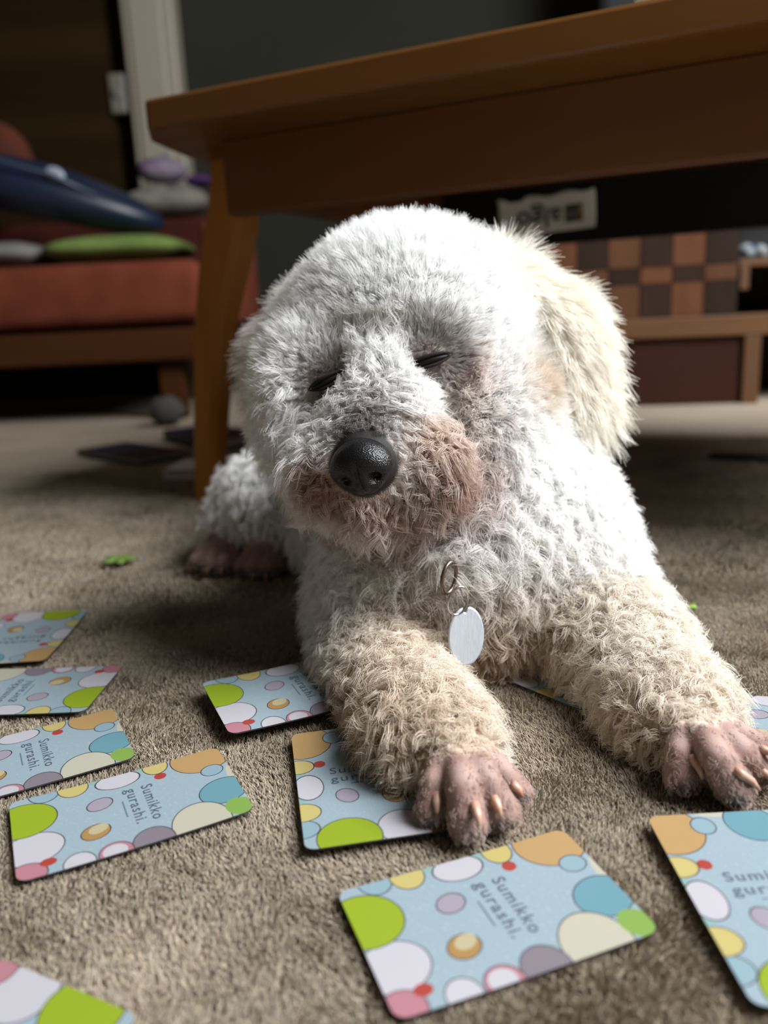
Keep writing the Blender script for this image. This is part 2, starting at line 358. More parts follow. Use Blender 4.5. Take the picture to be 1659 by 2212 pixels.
# large blue bag lying over the blankets
q = sp(70, 440, SY + 0.2)
bl = empty('blue_bag', (sx(60), SY + 0.2, zseat + 0.084)); tag(bl, 'rounded navy blue bag lying on the blankets on the sofa', 'bag')
b = bmesh.new(); ell(b, (0, 0, 0.072), (0.25, 0.12, 0.064), 4, Matrix.Rotation(math.radians(16), 3, 'Y'), lambda v: Vector((v.x, v.y, max(v.z, -0.72) * (1.0 - 0.15 * v.x))))
obj('bag_body', b, M_blue, bl, True)
b = bmesh.new(); tube(b, [(-0.14, -0.10, 0.13), (-0.05, -0.125, 0.128), (0.05, -0.122, 0.095), (0.13, -0.10, 0.055)], 0.004, 8); obj('zip', b, mat('grey_zip', (0.04, 0.05, 0.08), 0.4), bl, True)
b = bmesh.new(); ell(b, (0.055, -0.112, 0.098), (0.022, 0.006, 0.014), 2, Matrix.Rotation(math.radians(25), 3, 'Y')); obj('badge', b, mat('badge_grey', (0.22, 0.25, 0.30), 0.4), bl, True)
cushion('orange_cushion', (sx(-150), SY + 0.40, sp(-30, 330, SY + 0.4).z - 0.03), (0.09, 0.05, 0.10), noisemat('orange_red_cloth', (0.07, 0.014, 0.004), (0.055, 0.011, 0.004), 20, rough=0.9), 'orange red cushion at the left edge behind the blue bag', 'cushion')
# toy heap on the sofa back
zb = sp(360, 470, SY + 0.5).z
def heap(px0, px1, py0, py1, Y):
    a_, b_ = at(px0, py1, Y=Y), at(px1, py0, Y=Y); return a_, b_
A_, B_ = heap(278, 450, 392, 470, SY + 0.52)
cushion('white_towel', ((A_.x + B_.x) / 2, SY + 0.53, zb + (B_.z - A_.z) * 0.5), ((B_.x - A_.x) / 2, 0.08, (B_.z - A_.z) * 0.5), noisemat('offwhite_towel', (0.17, 0.16, 0.13), (0.11, 0.10, 0.09), 12, rough=0.95), 'off white folded towel lying on the sofa back', 'towel', sq=4, lump=0.22)
A2, B2 = heap(300, 400, 346, 410, SY + 0.52)
zt2 = zb + (B_.z - A_.z)
cushion('purple_plush_toy', ((A2.x + B2.x) / 2, SY + 0.53, zt2 + 0.037), (0.062, 0.05, 0.030), noisemat('purple_plush', (0.075, 0.028, 0.12), (0.16, 0.13, 0.16), 9, rough=0.95), 'purple and white plush toy on the towel, nearer the cream trim', 'plush toy', rotz=0.3, sq=2.5, lump=0.35)
cushion('violet_scarf', (at(428, 385, Y=SY + .52).x, SY + 0.53, zt2 + 0.010), (0.034, 0.04, 0.013), noisemat('violet_cloth', (0.06, 0.018, 0.10), (0.045, 0.014, 0.075), 12, rough=0.95), 'dark violet scarf on the towel beside the table leg', 'scarf', sq=3, lump=0.3)

# things on the floor near the table leg
def flatbook(name, corners, h, mt_cover, mt_page, label, cat):
    """corners: 3 floor pixels (a,b along the spine, c other end of b)"""
    a_, b_, c_ = [at(*p, Z=0.002) for p in corners]
    x_ = (b_ - a_); w_ = x_.length; x_.normalize(); y_ = Vector((-x_.y, x_.x, 0)); d_ = (c_ - b_).dot(y_)
    rz = math.atan2(x_.y, x_.x)
    e_ = empty(name, (a_.x, a_.y, 0), rz); tag(e_, label, cat)
    b = bmesh.new(); box(b, 0, w_, 0, d_, 0.0, 0.0015, 0.0004, 1); box(b, 0, w_, 0, d_, h - 0.0015, h, 0.0004, 1); box(b, 0, 0.002, 0, d_, 0, h, 0.0004, 1); obj('cover', b, mt_cover, e_)
    b = bmesh.new(); box(b, 0.002, w_ - 0.003, 0.003, d_ - 0.003, 0.0015, h - 0.0015); obj('pages', b, mt_page, e_)
    return e_
M_page = mat('page_white', (0.45, 0.44, 0.42), 0.8)
flatbook('dark_magazine', ((165, 978), (300, 1000), (330, 968)), 0.007, mat('navy_cover', (0.014, 0.018, 0.035), 0.5), M_page, 'dark navy magazine lying on the carpet left of the table leg', 'magazine')
flatbook('thin_booklet', ((355, 1032), (500, 1028), (500, 1006)), 0.013, mat('white_cover', (0.85, 0.86, 0.88), 0.6), M_page, 'thin white booklet lying behind the foot of the table leg', 'booklet')
flatbook('picture_book', ((470, 968), (575, 952), (580, 915)), 0.016, mat('indigo_cover', (0.020, 0.018, 0.055), 0.45), M_page, 'dark indigo book behind the dog, right of the table leg', 'book')
q = at(258, 1215, Z=0.001)
bm = bmesh.new()
for i in range(5):
    a = i * 1.26; ell(bm, (0.0075 * math.cos(a), 0.006 * math.sin(a), 0.0025), (0.0075, 0.0045, 0.0025), 2, Matrix.Rotation(a, 3, 'Z'))
tag(obj('green_leaf_scrap', bm, mat('leaf_green', (0.16, 0.25, 0.05), 0.6), None, True, q), 'crumpled green paper scrap on the carpet left of the hind paws', 'scrap')
q = at(1494, 1316, Z=0.001)
bm = bmesh.new(); ell(bm, (0, 0, 0.0015), (0.004, 0.0025, 0.0015), 2, None, lambda v: v * (1 + 0.2 * math.sin(5 * v.x)))
tag(obj('green_crumb', bm, mat('crumb_green', (0.25, 0.42, 0.06), 0.6), None, True, q), 'tiny bright green crumb on the carpet right of the dog', 'crumb')
q = at(380, 835, Y=1.75)
bm = bmesh.new(); ell(bm, (0, 0, 0.03), (0.035, 0.03, 0.03), 3, None, lambda v: v * (1 + 0.12 * math.sin(9 * v.x) * math.cos(7 * v.z)))
tag(obj('grey_ball', bm, mat('grey_felt', (0.05, 0.047, 0.042), 0.9), None, True, (q.x, 1.66, -0.004)), 'dim grey felt ball under the right end of the sofa', 'ball')

# ------------------------------------------------------------------ cards
CW, CL = 0.057, 0.088
def card_print():
    m = mat('card_print', (0.52, 0.68, 0.79), 0.38, 0.45); nt = m.node_tree; N = nt.nodes; L = nt.links
    bs = N['Principled BSDF']
    tc = N.new('ShaderNodeTexCoord')
    base = N.new('ShaderNodeTexNoise'); base.inputs['Scale'].default_value = 900; L.new(tc.outputs['Object'], base.inputs['Vector'])
    rp = N.new('ShaderNodeValToRGB'); rp.color_ramp.elements[0].position = 0.60; rp.color_ramp.elements[1].position = 0.72
    rp.color_ramp.elements[0].color = (0.205, 0.268, 0.305, 1); rp.color_ramp.elements[1].color = (0.27, 0.325, 0.35, 1)
    L.new(base.outputs['Fac'], rp.inputs[0]); cur = rp.outputs[0]
    teal = (0.23, 0.50, 0.60); cream = (0.80, 0.77, 0.62); yel = (0.85, 0.72, 0.27); ora = (0.74, 0.47, 0.20); grn = (0.46, 0.62, 0.035); wht = (0.84, 0.82, 0.90)
    lil = (0.56, 0.50, 0.60); pnk = (0.72, 0.32, 0.38); gry = (0.36, 0.31, 0.37); red = (0.62, 0.09, 0.07); leaf = (0.36, 0.60, 0.13); brn = (0.62, 0.37, 0.13); ltb = (0.42, 0.62, 0.72)
    # (u, v, ru, rv, rotation deg, colour, outline)   plain colour spots, millimetres from the lower left corner
    S = [(-1, 13.5, 8, 6.4, 0, ltb, 1), (1, 25, 7.4, 6.4, 0, yel, 1), (0.5, 43, 5.5, 11.8, 0, (0.42, 0.66, 0.64), 0), (4.5, 43, 6.5, 9.6, 0, wht, 1),
         (10.6, 60, 2.6, 2.6, 0, red, 0), (1.5, 59.5, 7, 5.6, 0, yel, 1), (28, 90, 12, 4.6, 0, cream, 0), (5, 79, 13, 13.5, -20, ora, 1), (36.5, 81, 9.6, 10.6, 20, teal, 1), (18.5, 80.8, 4.6, 5.0, 0, ltb, 1),
         (54, 67.5, 14.5, 11.8, 0, cream, 1), (51.5, 84, 7, 5.6, 30, leaf, 0),
         (56, 48.5, 9.4, 8.2, 0, gry, 1), (56, 34.5, 6.8, 6.6, 0, pnk, 1), (55, 34.2, 4.4, 4.6, 0, wht, 0), (56, 21.5, 7, 6.0, 0, wht, 1),
         (38.5, 6.5, 10.5, 11.8, 12, wht, 1), (54, 3.5, 7, 7.4, 0, pnk, 1), (49.6, 11.2, 2.4, 3.0, 0, red, 0), (17, 4.5, 12.6, 13.0, 0, grn, 1),
         (19.6, 33.5, 4.6, 5.6, 25, lil, 1), (38.7, 29.4, 5.2, 6.0, 25, brn, 1), (37.0, 30.6, 3.0, 4.0, 25, (0.78, 0.68, 0.42), 0)]
    for (u, v, ru, rv, rot, c, ol) in S:
        mp = N.new('ShaderNodeMapping'); mp.vector_type = 'TEXTURE'
        mp.inputs['Location'].default_value = ((u - 28.5) / 1000, (v - 44) / 1000, 0); mp.inputs['Rotation'].default_value = (0, 0, math.radians(rot))
        mp.inputs['Scale'].default_value = (ru / 1000, rv / 1000, 1000)
        L.new(tc.outputs['Object'], mp.inputs[0])
        ln = N.new('ShaderNodeVectorMath'); ln.operation = 'LENGTH'; L.new(mp.outputs[0], ln.inputs[0])
        layers = [(1.0, c)] if not ol else [(1.0, (0.08, 0.07, 0.10)), (1.0 - 0.42 / min(ru, rv), c)]
        for th, cc in layers:
            lt = N.new('ShaderNodeMath'); lt.operation = 'LESS_THAN'; L.new(ln.outputs['Value'], lt.inputs[0]); lt.inputs[1].default_value = th
            mx = N.new('ShaderNodeMix'); mx.data_type = 'RGBA'; L.new(lt.outputs[0], mx.inputs[0]); L.new(cur, mx.inputs[6]); mx.inputs[7].default_value = (*[x * 0.41 for x in cc], 1)
            cur = mx.outputs[2]
    L.new(cur, bs.inputs['Base Color'])
    return m
M_print = card_print()
M_cedge = mat('card_edge', (0.035, 0.034, 0.036), 0.6)
M_cink = mat('card_ink', (0.06, 0.075, 0.11), 0.6)
def card_mesh(bend, twist, ph):
    bm = bmesh.new(); rad = 0.0042
    # outline of rounded rectangle cut into rows so that it can bend
    NYc = 40; rows = []
    ys = sorted(set([-CL / 2 + rad * (1 - math.cos(math.pi / 2 * k / 7)) for k in range(8)] + [CL / 2 - rad * (1 - math.cos(math.pi / 2 * k / 7)) for k in range(8)] + [-CL / 2 + rad + (CL - 2 * rad) * k / 16 for k in range(17)]))
    NXc = 10
    def zf(x, y): return bend * ((y / (CL / 2)) ** 2) + ph * (y / (CL / 2)) * 0.5 * bend + twist * (x * y) / (CW * CL / 4)
    th = 0.0007
    tops, bots = [], []
    for y in ys:
        e = max(0.0, abs(y) - (CL / 2 - rad)); hw = CW / 2 - rad + math.sqrt(max(0, rad * rad - e * e))
        tops.append([bm.verts.new((-hw + 2 * hw * i / NXc, y, zf(-hw + 2 * hw * i / NXc, y) + th)) for i in range(NXc + 1)])
        bots.append([bm.verts.new((-hw + 2 * hw * i / NXc, y, zf(-hw + 2 * hw * i / NXc, y))) for i in range(NXc + 1)])
    for j in range(len(ys) - 1):
        for i in range(NXc):
            f = bm.faces.new((tops[j][i], tops[j][i + 1], tops[j + 1][i + 1], tops[j + 1][i])); f.material_index = 0
            f = bm.faces.new((bots[j][i], bots[j + 1][i], bots[j + 1][i + 1], bots[j][i + 1])); f.material_index = 1
        for k in (0, NXc):
            q = (tops[j][k], tops[j + 1][k], bots[j + 1][k], bots[j][k]) if k == 0 else (tops[j][k], bots[j][k], bots[j + 1][k], tops[j + 1][k])
            bm.faces.new(q).material_index = 1
    for j in (0, len(ys) - 1):
        for i in range(NXc):
            bm.faces.new((tops[j][i], bots[j][i], bots[j][i + 1], tops[j][i + 1])).material_index = 1
    bmesh.ops.recalc_face_normals(bm, faces=bm.faces[:])
    return bm, zf, th
t_cache = {}
def card(name, bl, br=None, tl=None, label='', z=0.0008, bend=0.0, twist=0.0, ph=0.0, tilt=None, ref=None, group='memory cards on the carpet'):
    """lower left corner pixel plus either the lower right or the upper left corner pixel give place and direction on the floor"""
    o_ = at(*bl, Z=z)
    if br is not None:
        x_ = at(*br, Z=z) - o_; x_.normalize(); y_ = Vector((-x_.y, x_.x, 0))
    else:
        y_ = at(*tl, Z=z) - o_; y_.normalize(); x_ = Vector((y_.y, -y_.x, 0))
    c = o_ + x_ * (CW / 2) + y_ * (CL / 2)
    e = empty(name, (c.x, c.y, z), math.atan2(x_.y, x_.x))
    if tilt: e.rotation_euler = (tilt[0], tilt[1], e.rotation_euler.z)
    tag(e, label, 'card', group)
    bm, zf, th = card_mesh(bend, twist, ph)
    obj('card_board', bm, [M_print, M_cedge], e, False)
    for body, u, v, size, spc in (('Sumikko', 14.2, 51.0, 6.6, 1.16), ('gurashi.', 14.2, 44.6, 6.6, 1.16)):
        t = text('lettering', body, size / 1000, M_cink, e, ((u - 28.5) / 1000, (v - 44) / 1000, th + 0.0003), space=spc, bold=0.00003)
        w_ = t.dimensions.x; t.scale = (0.0275 / max(w_, 1e-4), 1, 1)
        for vert in t.data.vertices:
            X, Yv = vert.co.x * t.scale.x + t.location.x, vert.co.y + t.location.y
            vert.co.z += zf(X, Yv) - 0.0002
    bm = bmesh.new(); box(bm, (22.3 - 28.5) / 1000, (34.8 - 28.5) / 1000, (41.9 - 44) / 1000, (42.4 - 44) / 1000, th + zf(0, 0) + 0.00005, th + zf(0, 0) + 0.0001)
    obj('printed_line', bm, mat('pale_ink', (0.09, 0.12, 0.155), 0.6), e)
    return e
card('memory_card', (728, 1934), br=(855, 2211), label='card lying whole and nearest the camera, just below the planted paw', bend=0.0006)
card('memory_card', (20, 1742), br=(37, 1913), label='card fully in view at the left, below two overlapping cards', bend=0.0008)
card('memory_card', (-176, 1640), br=(-181, 1790), label='card at the left edge, lying directly above the whole left card', bend=0.0006)
card('memory_card', (436, 1486), br=(503, 1599), label='card tucked under the elbow of the foreleg at left', bend=0.001, z=0.0065, tilt=(0.0, 0.05))
card('memory_card', (660, 1847), tl=(629, 1592), label='card pinned under the front paw', bend=0.0012, z=0.0018)
card('memory_card', (1629, 2186), tl=(1392, 1763), label='card cut by the right edge, in front of the stretched paw', bend=0.0008, z=0.0025)
card('memory_card', (183, 1542), br=(254, 1457), label='upside down card at the left edge touching the card below it', bend=0.0006, z=0.002)
card('memory_card', (192, 1320), tl=(104, 1424), label='farthest card at the left edge, above all other cards there', bend=0.0008, z=0.002)
card('memory_card', (1462, 1498), br=(1510, 1660), label='card at the right edge half hidden behind the stretched foreleg', bend=0.0006)
card('memory_card', (304, 2203), br=(-20, 2068), label='card in the lower left corner cut off by the frame', bend=0.0006)
card('memory_card', (1262, 1540), tl=(1122, 1482), label='card under the chest of the dog between its forelegs', bend=0.0003)

# ------------------------------------------------------------------ dog
# solid body: one continuous surface grown from blended ellipsoids and tapered limbs
PR = []                                              # (kind, data, blend, skin)
def P3(p): return np.array(at(p[0], p[1], Y=p[2]) if len(p) == 3 else at(p[0], p[1], Z=p[3]), float)
def CAP(a, ra, b, rb, k=0.012, skin=False): PR.append(('c', (P3(a), ra, P3(b), rb), k, skin))
def ELL(c, r, k=0.012, axes=None, skin=False): PR.append(('e', (P3(c), np.array(r), axes), k, skin))
def Z(px, py, z): return (px, py, None, z)

# trunk and haunches
CAP((1020, 1180, 0.480), 0.062, (820, 1090, 0.66), 0.066, 0.03)
CAP((1020, 1180, 0.478), 0.060, (1025, 1320, 0.460), 0.046, 0.03)
CAP((860, 1090, 0.60), 0.064, (710, 1060, 0.72), 0.058, 0.03)
# neck
CAP((930, 850, 0.505), 0.048, (1040, 1130, 0.482), 0.060, 0.03)
# shoulders
ELL((865, 1270, 0.462), (0.040, 0.040, 0.046), 0.03)
ELL((1150, 1165, 0.480), (0.042, 0.040, 0.050), 0.03)
# forelegs
CAP((835, 1310, 0.452), 0.033, (826, 1440, 0.420), 0.026, 0.02)
CAP((826, 1440, 0.418), 0.027, (925, 1585, 0.330), 0.0195, 0.015)
CAP((925, 1590, 0.330), 0.0205, (995, 1668, 0.297), 0.0135, 0.012)
CAP((1190, 1215, 0.468), 0.038, (1335, 1400, 0.405), 0.027, 0.02)
CAP((1335, 1400, 0.405), 0.028, (1450, 1535, 0.342), 0.0195, 0.015)
CAP((1450, 1535, 0.342), 0.0195, (1515, 1612, 0.310), 0.0135, 0.012)
# haunch, hind feet
ELL((632, 1068, 0.685), (0.036, 0.050, 0.040), 0.025)
CAP((560, 1080, 0.66), 0.030, (500, 1150, 0.655), 0.018, 0.015)
CAP((600, 1110, 0.64), 0.030, (575, 1165, 0.630), 0.018, 0.015)
# skull
HC = P3((885, 730, 0.490))
ELL((882, 745, 0.490), (0.055, 0.056, 0.052), 0.02)
ELL((888, 690, 0.495), (0.047, 0.050, 0.036), 0.02)
ELL((1035, 880, 0.470), (0.030, 0.034, 0.034), 0.02)      # cheek
ELL((705, 880, 0.468), (0.024, 0.034, 0.034), 0.02)       # cheek
ELL((1000, 1000, 0.462), (0.036, 0.036, 0.034), 0.02)     # jowl and throat
ELL((860, 1030, 0.462), (0.036, 0.036, 0.034), 0.02)
# brow and muzzle
ELL((822, 815, 0.442), (0.016, 0.022, 0.020), 0.012)
CAP((825, 865, 0.436), 0.025, (795, 985, 0.392), 0.0185, 0.014)
ELL((885, 1000, 0.404), (0.021, 0.020, 0.017), 0.010)     # flews
ELL((725, 1010, 0.404), (0.015, 0.020, 0.016), 0.010)
CAP((835, 1045, 0.425), 0.017, (800, 1062, 0.396), 0.0125, 0.008)  # chin
ELL((930, 742, 0.464), (0.024, 0.020, 0.016), 0.012)
ELL((712, 782, 0.464), (0.022, 0.020, 0.016), 0.012)
ELL((965, 880, 0.452), (0.030, 0.024, 0.026), 0.014)
ELL((682, 905, 0.452), (0.022, 0.022, 0.026), 0.014)
# ears
CAP((1085, 625, 0.505), 0.016, (1170, 720, 0.500), 0.021, 0.012)
CAP((1170, 720, 0.500), 0.021, (1212, 850, 0.492), 0.018, 0.012)
CAP((690, 710, 0.512), 0.016, (652, 770, 0.518), 0.015, 0.015)
CAP((652, 770, 0.518), 0.015, (645, 840, 0.516), 0.011, 0.012)
# toes
TOES = []
def TOE(k0, k1, k2, r):
    a_, b_, c_ = P3(k0), P3(k1), P3(k2)
    TOES.append((a_, b_, c_, r))
    PR.append(('c', (a_, r * 0.92, b_, r * 0.86), 0.0012, True)); PR.append(('c', (b_, r * 0.86, c_, r * 1.08), 0.0006, True))
R1 = 0.0068
TOE(Z(955, 1655, 0.020), Z(938, 1692, 0.0165), Z(934, 1752, 0.0075), R1 * 0.93)
TOE(Z(992, 1652, 0.022), Z(998, 1698, 0.0195), Z(1012, 1778, 0.0078), R1 * 1.05)
TOE(Z(1032, 1648, 0.022), Z(1052, 1688, 0.0190), Z(1084, 1756, 0.0078), R1)
TOE(Z(1058, 1643, 0.018), Z(1088, 1672, 0.0140), Z(1118, 1712, 0.0068), R1 * 0.85)
TOE(Z(1478, 1590, 0.020), Z(1468, 1625, 0.0165), Z(1474, 1680, 0.0075), R1 * 0.98)
TOE(Z(1522, 1592, 0.022), Z(1546, 1635, 0.0195), Z(1586, 1702, 0.0078), R1 * 1.08)
TOE(Z(1560, 1585, 0.022), Z(1594, 1618, 0.0190), Z(1646, 1662, 0.0078), R1)
TOE(Z(1580, 1575, 0.018), Z(1612, 1594, 0.0140), Z(1656, 1618, 0.0068), R1 * 0.85)
for dx in (0, 28, 54, 78):
    TOE(Z(470 + dx * 0.5, 1165, 0.022), Z(448 + dx * 0.75, 1185, 0.017), Z(428 + dx, 1214 + (6 if dx in (28, 54) else 0), 0.008), 0.0075)
for dx in (0, 26, 50, 70):
    TOE(Z(560 + dx * 0.5, 1175, 0.022), Z(545 + dx * 0.75, 1195, 0.017), Z(528 + dx, 1222 + (6 if dx in (26, 50) else 0), 0.008), 0.0075)

def sd(prim, p):
    k, d = prim[0], prim[1]
    if k == 'c':
        a_, ra, b_, rb = d; ab = b_ - a_
        h = np.clip(((p - a_) @ ab) / (ab @ ab), 0, 1)
        return np.linalg.norm(p - a_ - h[..., None] * ab, axis=-1) - (ra + (rb - ra) * h)
    c, r, ax = d
    q = p - c
    k0 = np.linalg.norm(q / r, axis=-1); k1 = np.linalg.norm(q / (r * r), axis=-1)
    return k0 * (k0 - 1) / np.maximum(k1, 1e-9)

VX = 0.0016
lo = np.array([-0.24, 0.235, -0.008]); hi = np.array([0.25, 0.83, 0.262])
dims = np.ceil((hi - lo) / VX).astype(int)
G = np.full(dims, 0.05, np.float32)
def bounds(prim):
    if prim[0] == 'c':
        a_, ra, b_, rb = prim[1]; rr = max(ra, rb)
        return np.minimum(a_, b_) - rr, np.maximum(a_, b_) + rr
    c, r, _ = prim[1]; return c - r, c + r
for prim in PR:
    l_, h_ = bounds(prim); pad = 0.05 if prim[2] > 0.004 else 0.012
    i0 = np.clip(((l_ - pad - lo) / VX).astype(int), 0, dims - 1); i1 = np.clip(((h_ + pad - lo) / VX).astype(int) + 2, 1, dims)
    if (i1 <= i0).any(): continue
    g = np.stack(np.meshgrid(*[lo[k] + VX * np.arange(i0[k], i1[k]) for k in range(3)], indexing='ij'), -1).astype(np.float32)
    s = sd(prim, g).astype(np.float32)
    sl = tuple(slice(i0[k], i1[k]) for k in range(3))
    o_ = G[sl]; kk = prim[2]
    hh = np.maximum(kk - np.abs(o_ - s), 0) / kk
    G[sl] = np.minimum(o_, s) - hh * hh * kk * 0.25
def march(px, py):
    o_ = np.array([0, 0, CH]); d_ = np.array(at(px, py, Y=1.0)) - o_; d_ /= np.linalg.norm(d_)
    for t in np.arange(0.25, 0.9, 0.0008):
        p = o_ + d_ * t; k = ((p - lo) / VX).astype(int)
        if (k >= 0).all() and (k < dims).all() and G[tuple(k)] < 0: return p
for e_ in ((924, 779), (708, 822)):                     # eyeballs bulge under the lids
    c_ = march(*e_); i0 = ((c_ - 0.03 - lo) / VX).astype(int); i1 = ((c_ + 0.03 - lo) / VX).astype(int)
    g = np.stack(np.meshgrid(*[lo[k] + VX * np.arange(i0[k], i1[k]) for k in range(3)], indexing='ij'), -1)
    s_ = np.linalg.norm(g - (c_ + np.array([0, 0.0040, 0.001])), axis=-1) - 0.0135
    sl = tuple(slice(i0[k], i1[k]) for k in range(3)); o_ = G[sl]; hh = np.maximum(0.018 - np.abs(o_ - s_), 0) / 0.018
    G[sl] = np.minimum(o_, s_) - hh * hh * 0.0045
zz_ = lo[2] + VX * np.arange(dims[2])
G = np.maximum(G, (0.0012 - zz_)[None, None, :].astype(np.float32))

def surface_nets(G):
    nx, ny, nz = G.shape; ins = G < 0
    cnt = np.zeros((nx - 1, ny - 1, nz - 1), np.int8); acc = np.zeros((nx - 1, ny - 1, nz - 1, 3), np.float32)
    for ax in range(3):
        sA = [slice(None)] * 3; sB = [slice(None)] * 3; sA[ax] = slice(0, -1); sB[ax] = slice(1, None)
        a_, b_ = G[tuple(sA)], G[tuple(sB)]; cr = (a_ < 0) != (b_ < 0)
        with np.errstate(divide='ignore', invalid='ignore'): t = np.where(cr, a_ / (a_ - b_), 0)
        o1, o2 = [k for k in range(3) if k != ax]
        for d1 in (0, 1):
            for d2 in (0, 1):
                s = [slice(None)] * 3
                s[o1] = slice(d1, d1 + G.shape[o1] - 1); s[o2] = slice(d2, d2 + G.shape[o2] - 1)
                c = cr[tuple(s)]; tt = t[tuple(s)]
                cnt += c
                acc[..., ax] += np.where(c, tt, 0); acc[..., o1] += c * d1; acc[..., o2] += c * d2
    act = cnt > 0; idx = np.full(act.shape, -1, np.int64); ii = np.argwhere(act); idx[act] = np.arange(len(ii))
    verts = lo + VX * (ii + acc[act] / cnt[act][:, None])
    quads = []
    for ax in range(3):
        o1, o2 = [(1, 2), (2, 0), (0, 1)][ax]
        sA = [slice(None)] * 3; sB = [slice(None)] * 3; sA[ax] = slice(0, -1); sB[ax] = slice(1, None)
        a_, b_ = ins[tuple(sA)], ins[tuple(sB)]; e = np.argwhere(a_ != b_)
        e = e[(e[:, o1] > 0) & (e[:, o2] > 0)]
        for k in range(3):
            e = e[e[:, k] < act.shape[k]]
        fl = ins[tuple(e.T)]
        def nb(d1, d2):
            q = e.copy(); q[:, o1] -= d1; q[:, o2] -= d2; return idx[tuple(q.T)]
        q = np.stack([nb(1, 1), nb(0, 1), nb(0, 0), nb(1, 0)], 1)
        q[~fl] = q[~fl][:, ::-1]
        quads.append(q)
    q = np.concatenate(quads); q = q[(q >= 0).all(1)]
    return verts, q
bv, bq = surface_nets(G)
# light smoothing
for it in range(2):
    s_ = np.zeros_like(bv); c_ = np.zeros(len(bv))
    for k in range(4):
        a_, b_ = bq[:, k], bq[:, (k + 1) % 4]
        np.add.at(s_, a_, bv[b_]); np.add.at(c_, a_, 1); np.add.at(s_, b_, bv[a_]); np.add.at(c_, b_, 1)
    bv = bv * 0.5 + 0.5 * s_ / np.maximum(c_, 1)[:, None]

# ---- colour and coat fields over the body (landmarks in metres)
def SURF(px, py, *_):
    """first point of the body surface on the line from the camera to a photo point"""
    o_ = np.array([0, 0, CH]); d_ = np.array(at(px, py, Y=1.0)) - o_; d_ /= np.linalg.norm(d_)
    for t in np.arange(0.25, 0.9, 0.0008):
        p = o_ + d_ * t; k = ((p - lo) / VX).astype(int)
        if (k >= 0).all() and (k < dims).all() and G[tuple(k)] < 0: return p
    return np.array(P3((px, py, 0.45)))
def LM(*p): return P3(p)
L_nose = LM(783, 1010, 0.375); L_eye1 = SURF(924, 779); L_eye2 = SURF(708, 822)
def g_(p, c, r): return np.exp(-((p - c) ** 2).sum(1) / (r * r))
def lerp(a, b, w): return a + (np.asarray(b) - a) * np.clip(w, 0, 1)[:, None]
def sst(a, b, x): t = np.clip((x - a) / (b - a), 0, 1); return t * t * (3 - 2 * t)
def seg_d(p, a, b):
    ab = b - a; h = np.clip(((p - a) @ ab) / (ab @ ab), 0, 1); return np.linalg.norm(p - a - h[:, None] * ab, axis=1)
EAR1 = (LM(1085, 625, 0.505), LM(1170, 720, 0.500), LM(1212, 850, 0.492))
EAR2 = (LM(690, 710, 0.512), LM(652, 770, 0.518), LM(645, 840, 0.516))
ARM1 = (LM(826, 1440, 0.418), LM(925, 1585, 0.330), LM(995, 1668, 0.297))
ARM2 = (LM(1335, 1400, 0.405), LM(1450, 1535, 0.342), LM(1515, 1612, 0.310))
def fields(p):
    f = {}
    f['toe'] = np.min([np.minimum(seg_d(p, a_ * 0.35 + b_ * 0.65, b_), seg_d(p, b_, c_)) - r for a_, b_, c_, r in TOES], 0)
    f['ear1'] = sst(0.036, 0.024, np.minimum(seg_d(p, EAR1[0] + (EAR1[1] - EAR1[0]) * 0.45, EAR1[1]), seg_d(p, EAR1[1], EAR1[2])))
    f['ear2'] = sst(0.030, 0.020, np.minimum(seg_d(p, EAR2[0] + (EAR2[1] - EAR2[0]) * 0.5, EAR2[1]), seg_d(p, EAR2[1], EAR2[2])))
    f['head'] = sst(0.105, 0.075, np.linalg.norm((p - HC) * [1, 1, 0.95], axis=1)) * (p[:, 2] > 0.10)
    f['muz'] = sst(0.052, 0.026, seg_d(p, LM(815, 900, 0.415), LM(800, 1030, 0.385)))
    f['arm'] = np.maximum(sst(0.062, 0.036, np.minimum(seg_d(p, ARM1[0] * 0.6 + ARM1[1] * 0.4, ARM1[1]), seg_d(p, *ARM1[1:]))), sst(0.062, 0.036, np.minimum(seg_d(p, ARM2[0] * 0.6 + ARM2[1] * 0.4, ARM2[1]), seg_d(p, *ARM2[1:]))))
    f['eye'] = np.maximum(g_(p, L_eye1, 0.012), g_(p, L_eye2, 0.012))
    return f
WHITE = np.array([0.94, 0.942, 0.937])
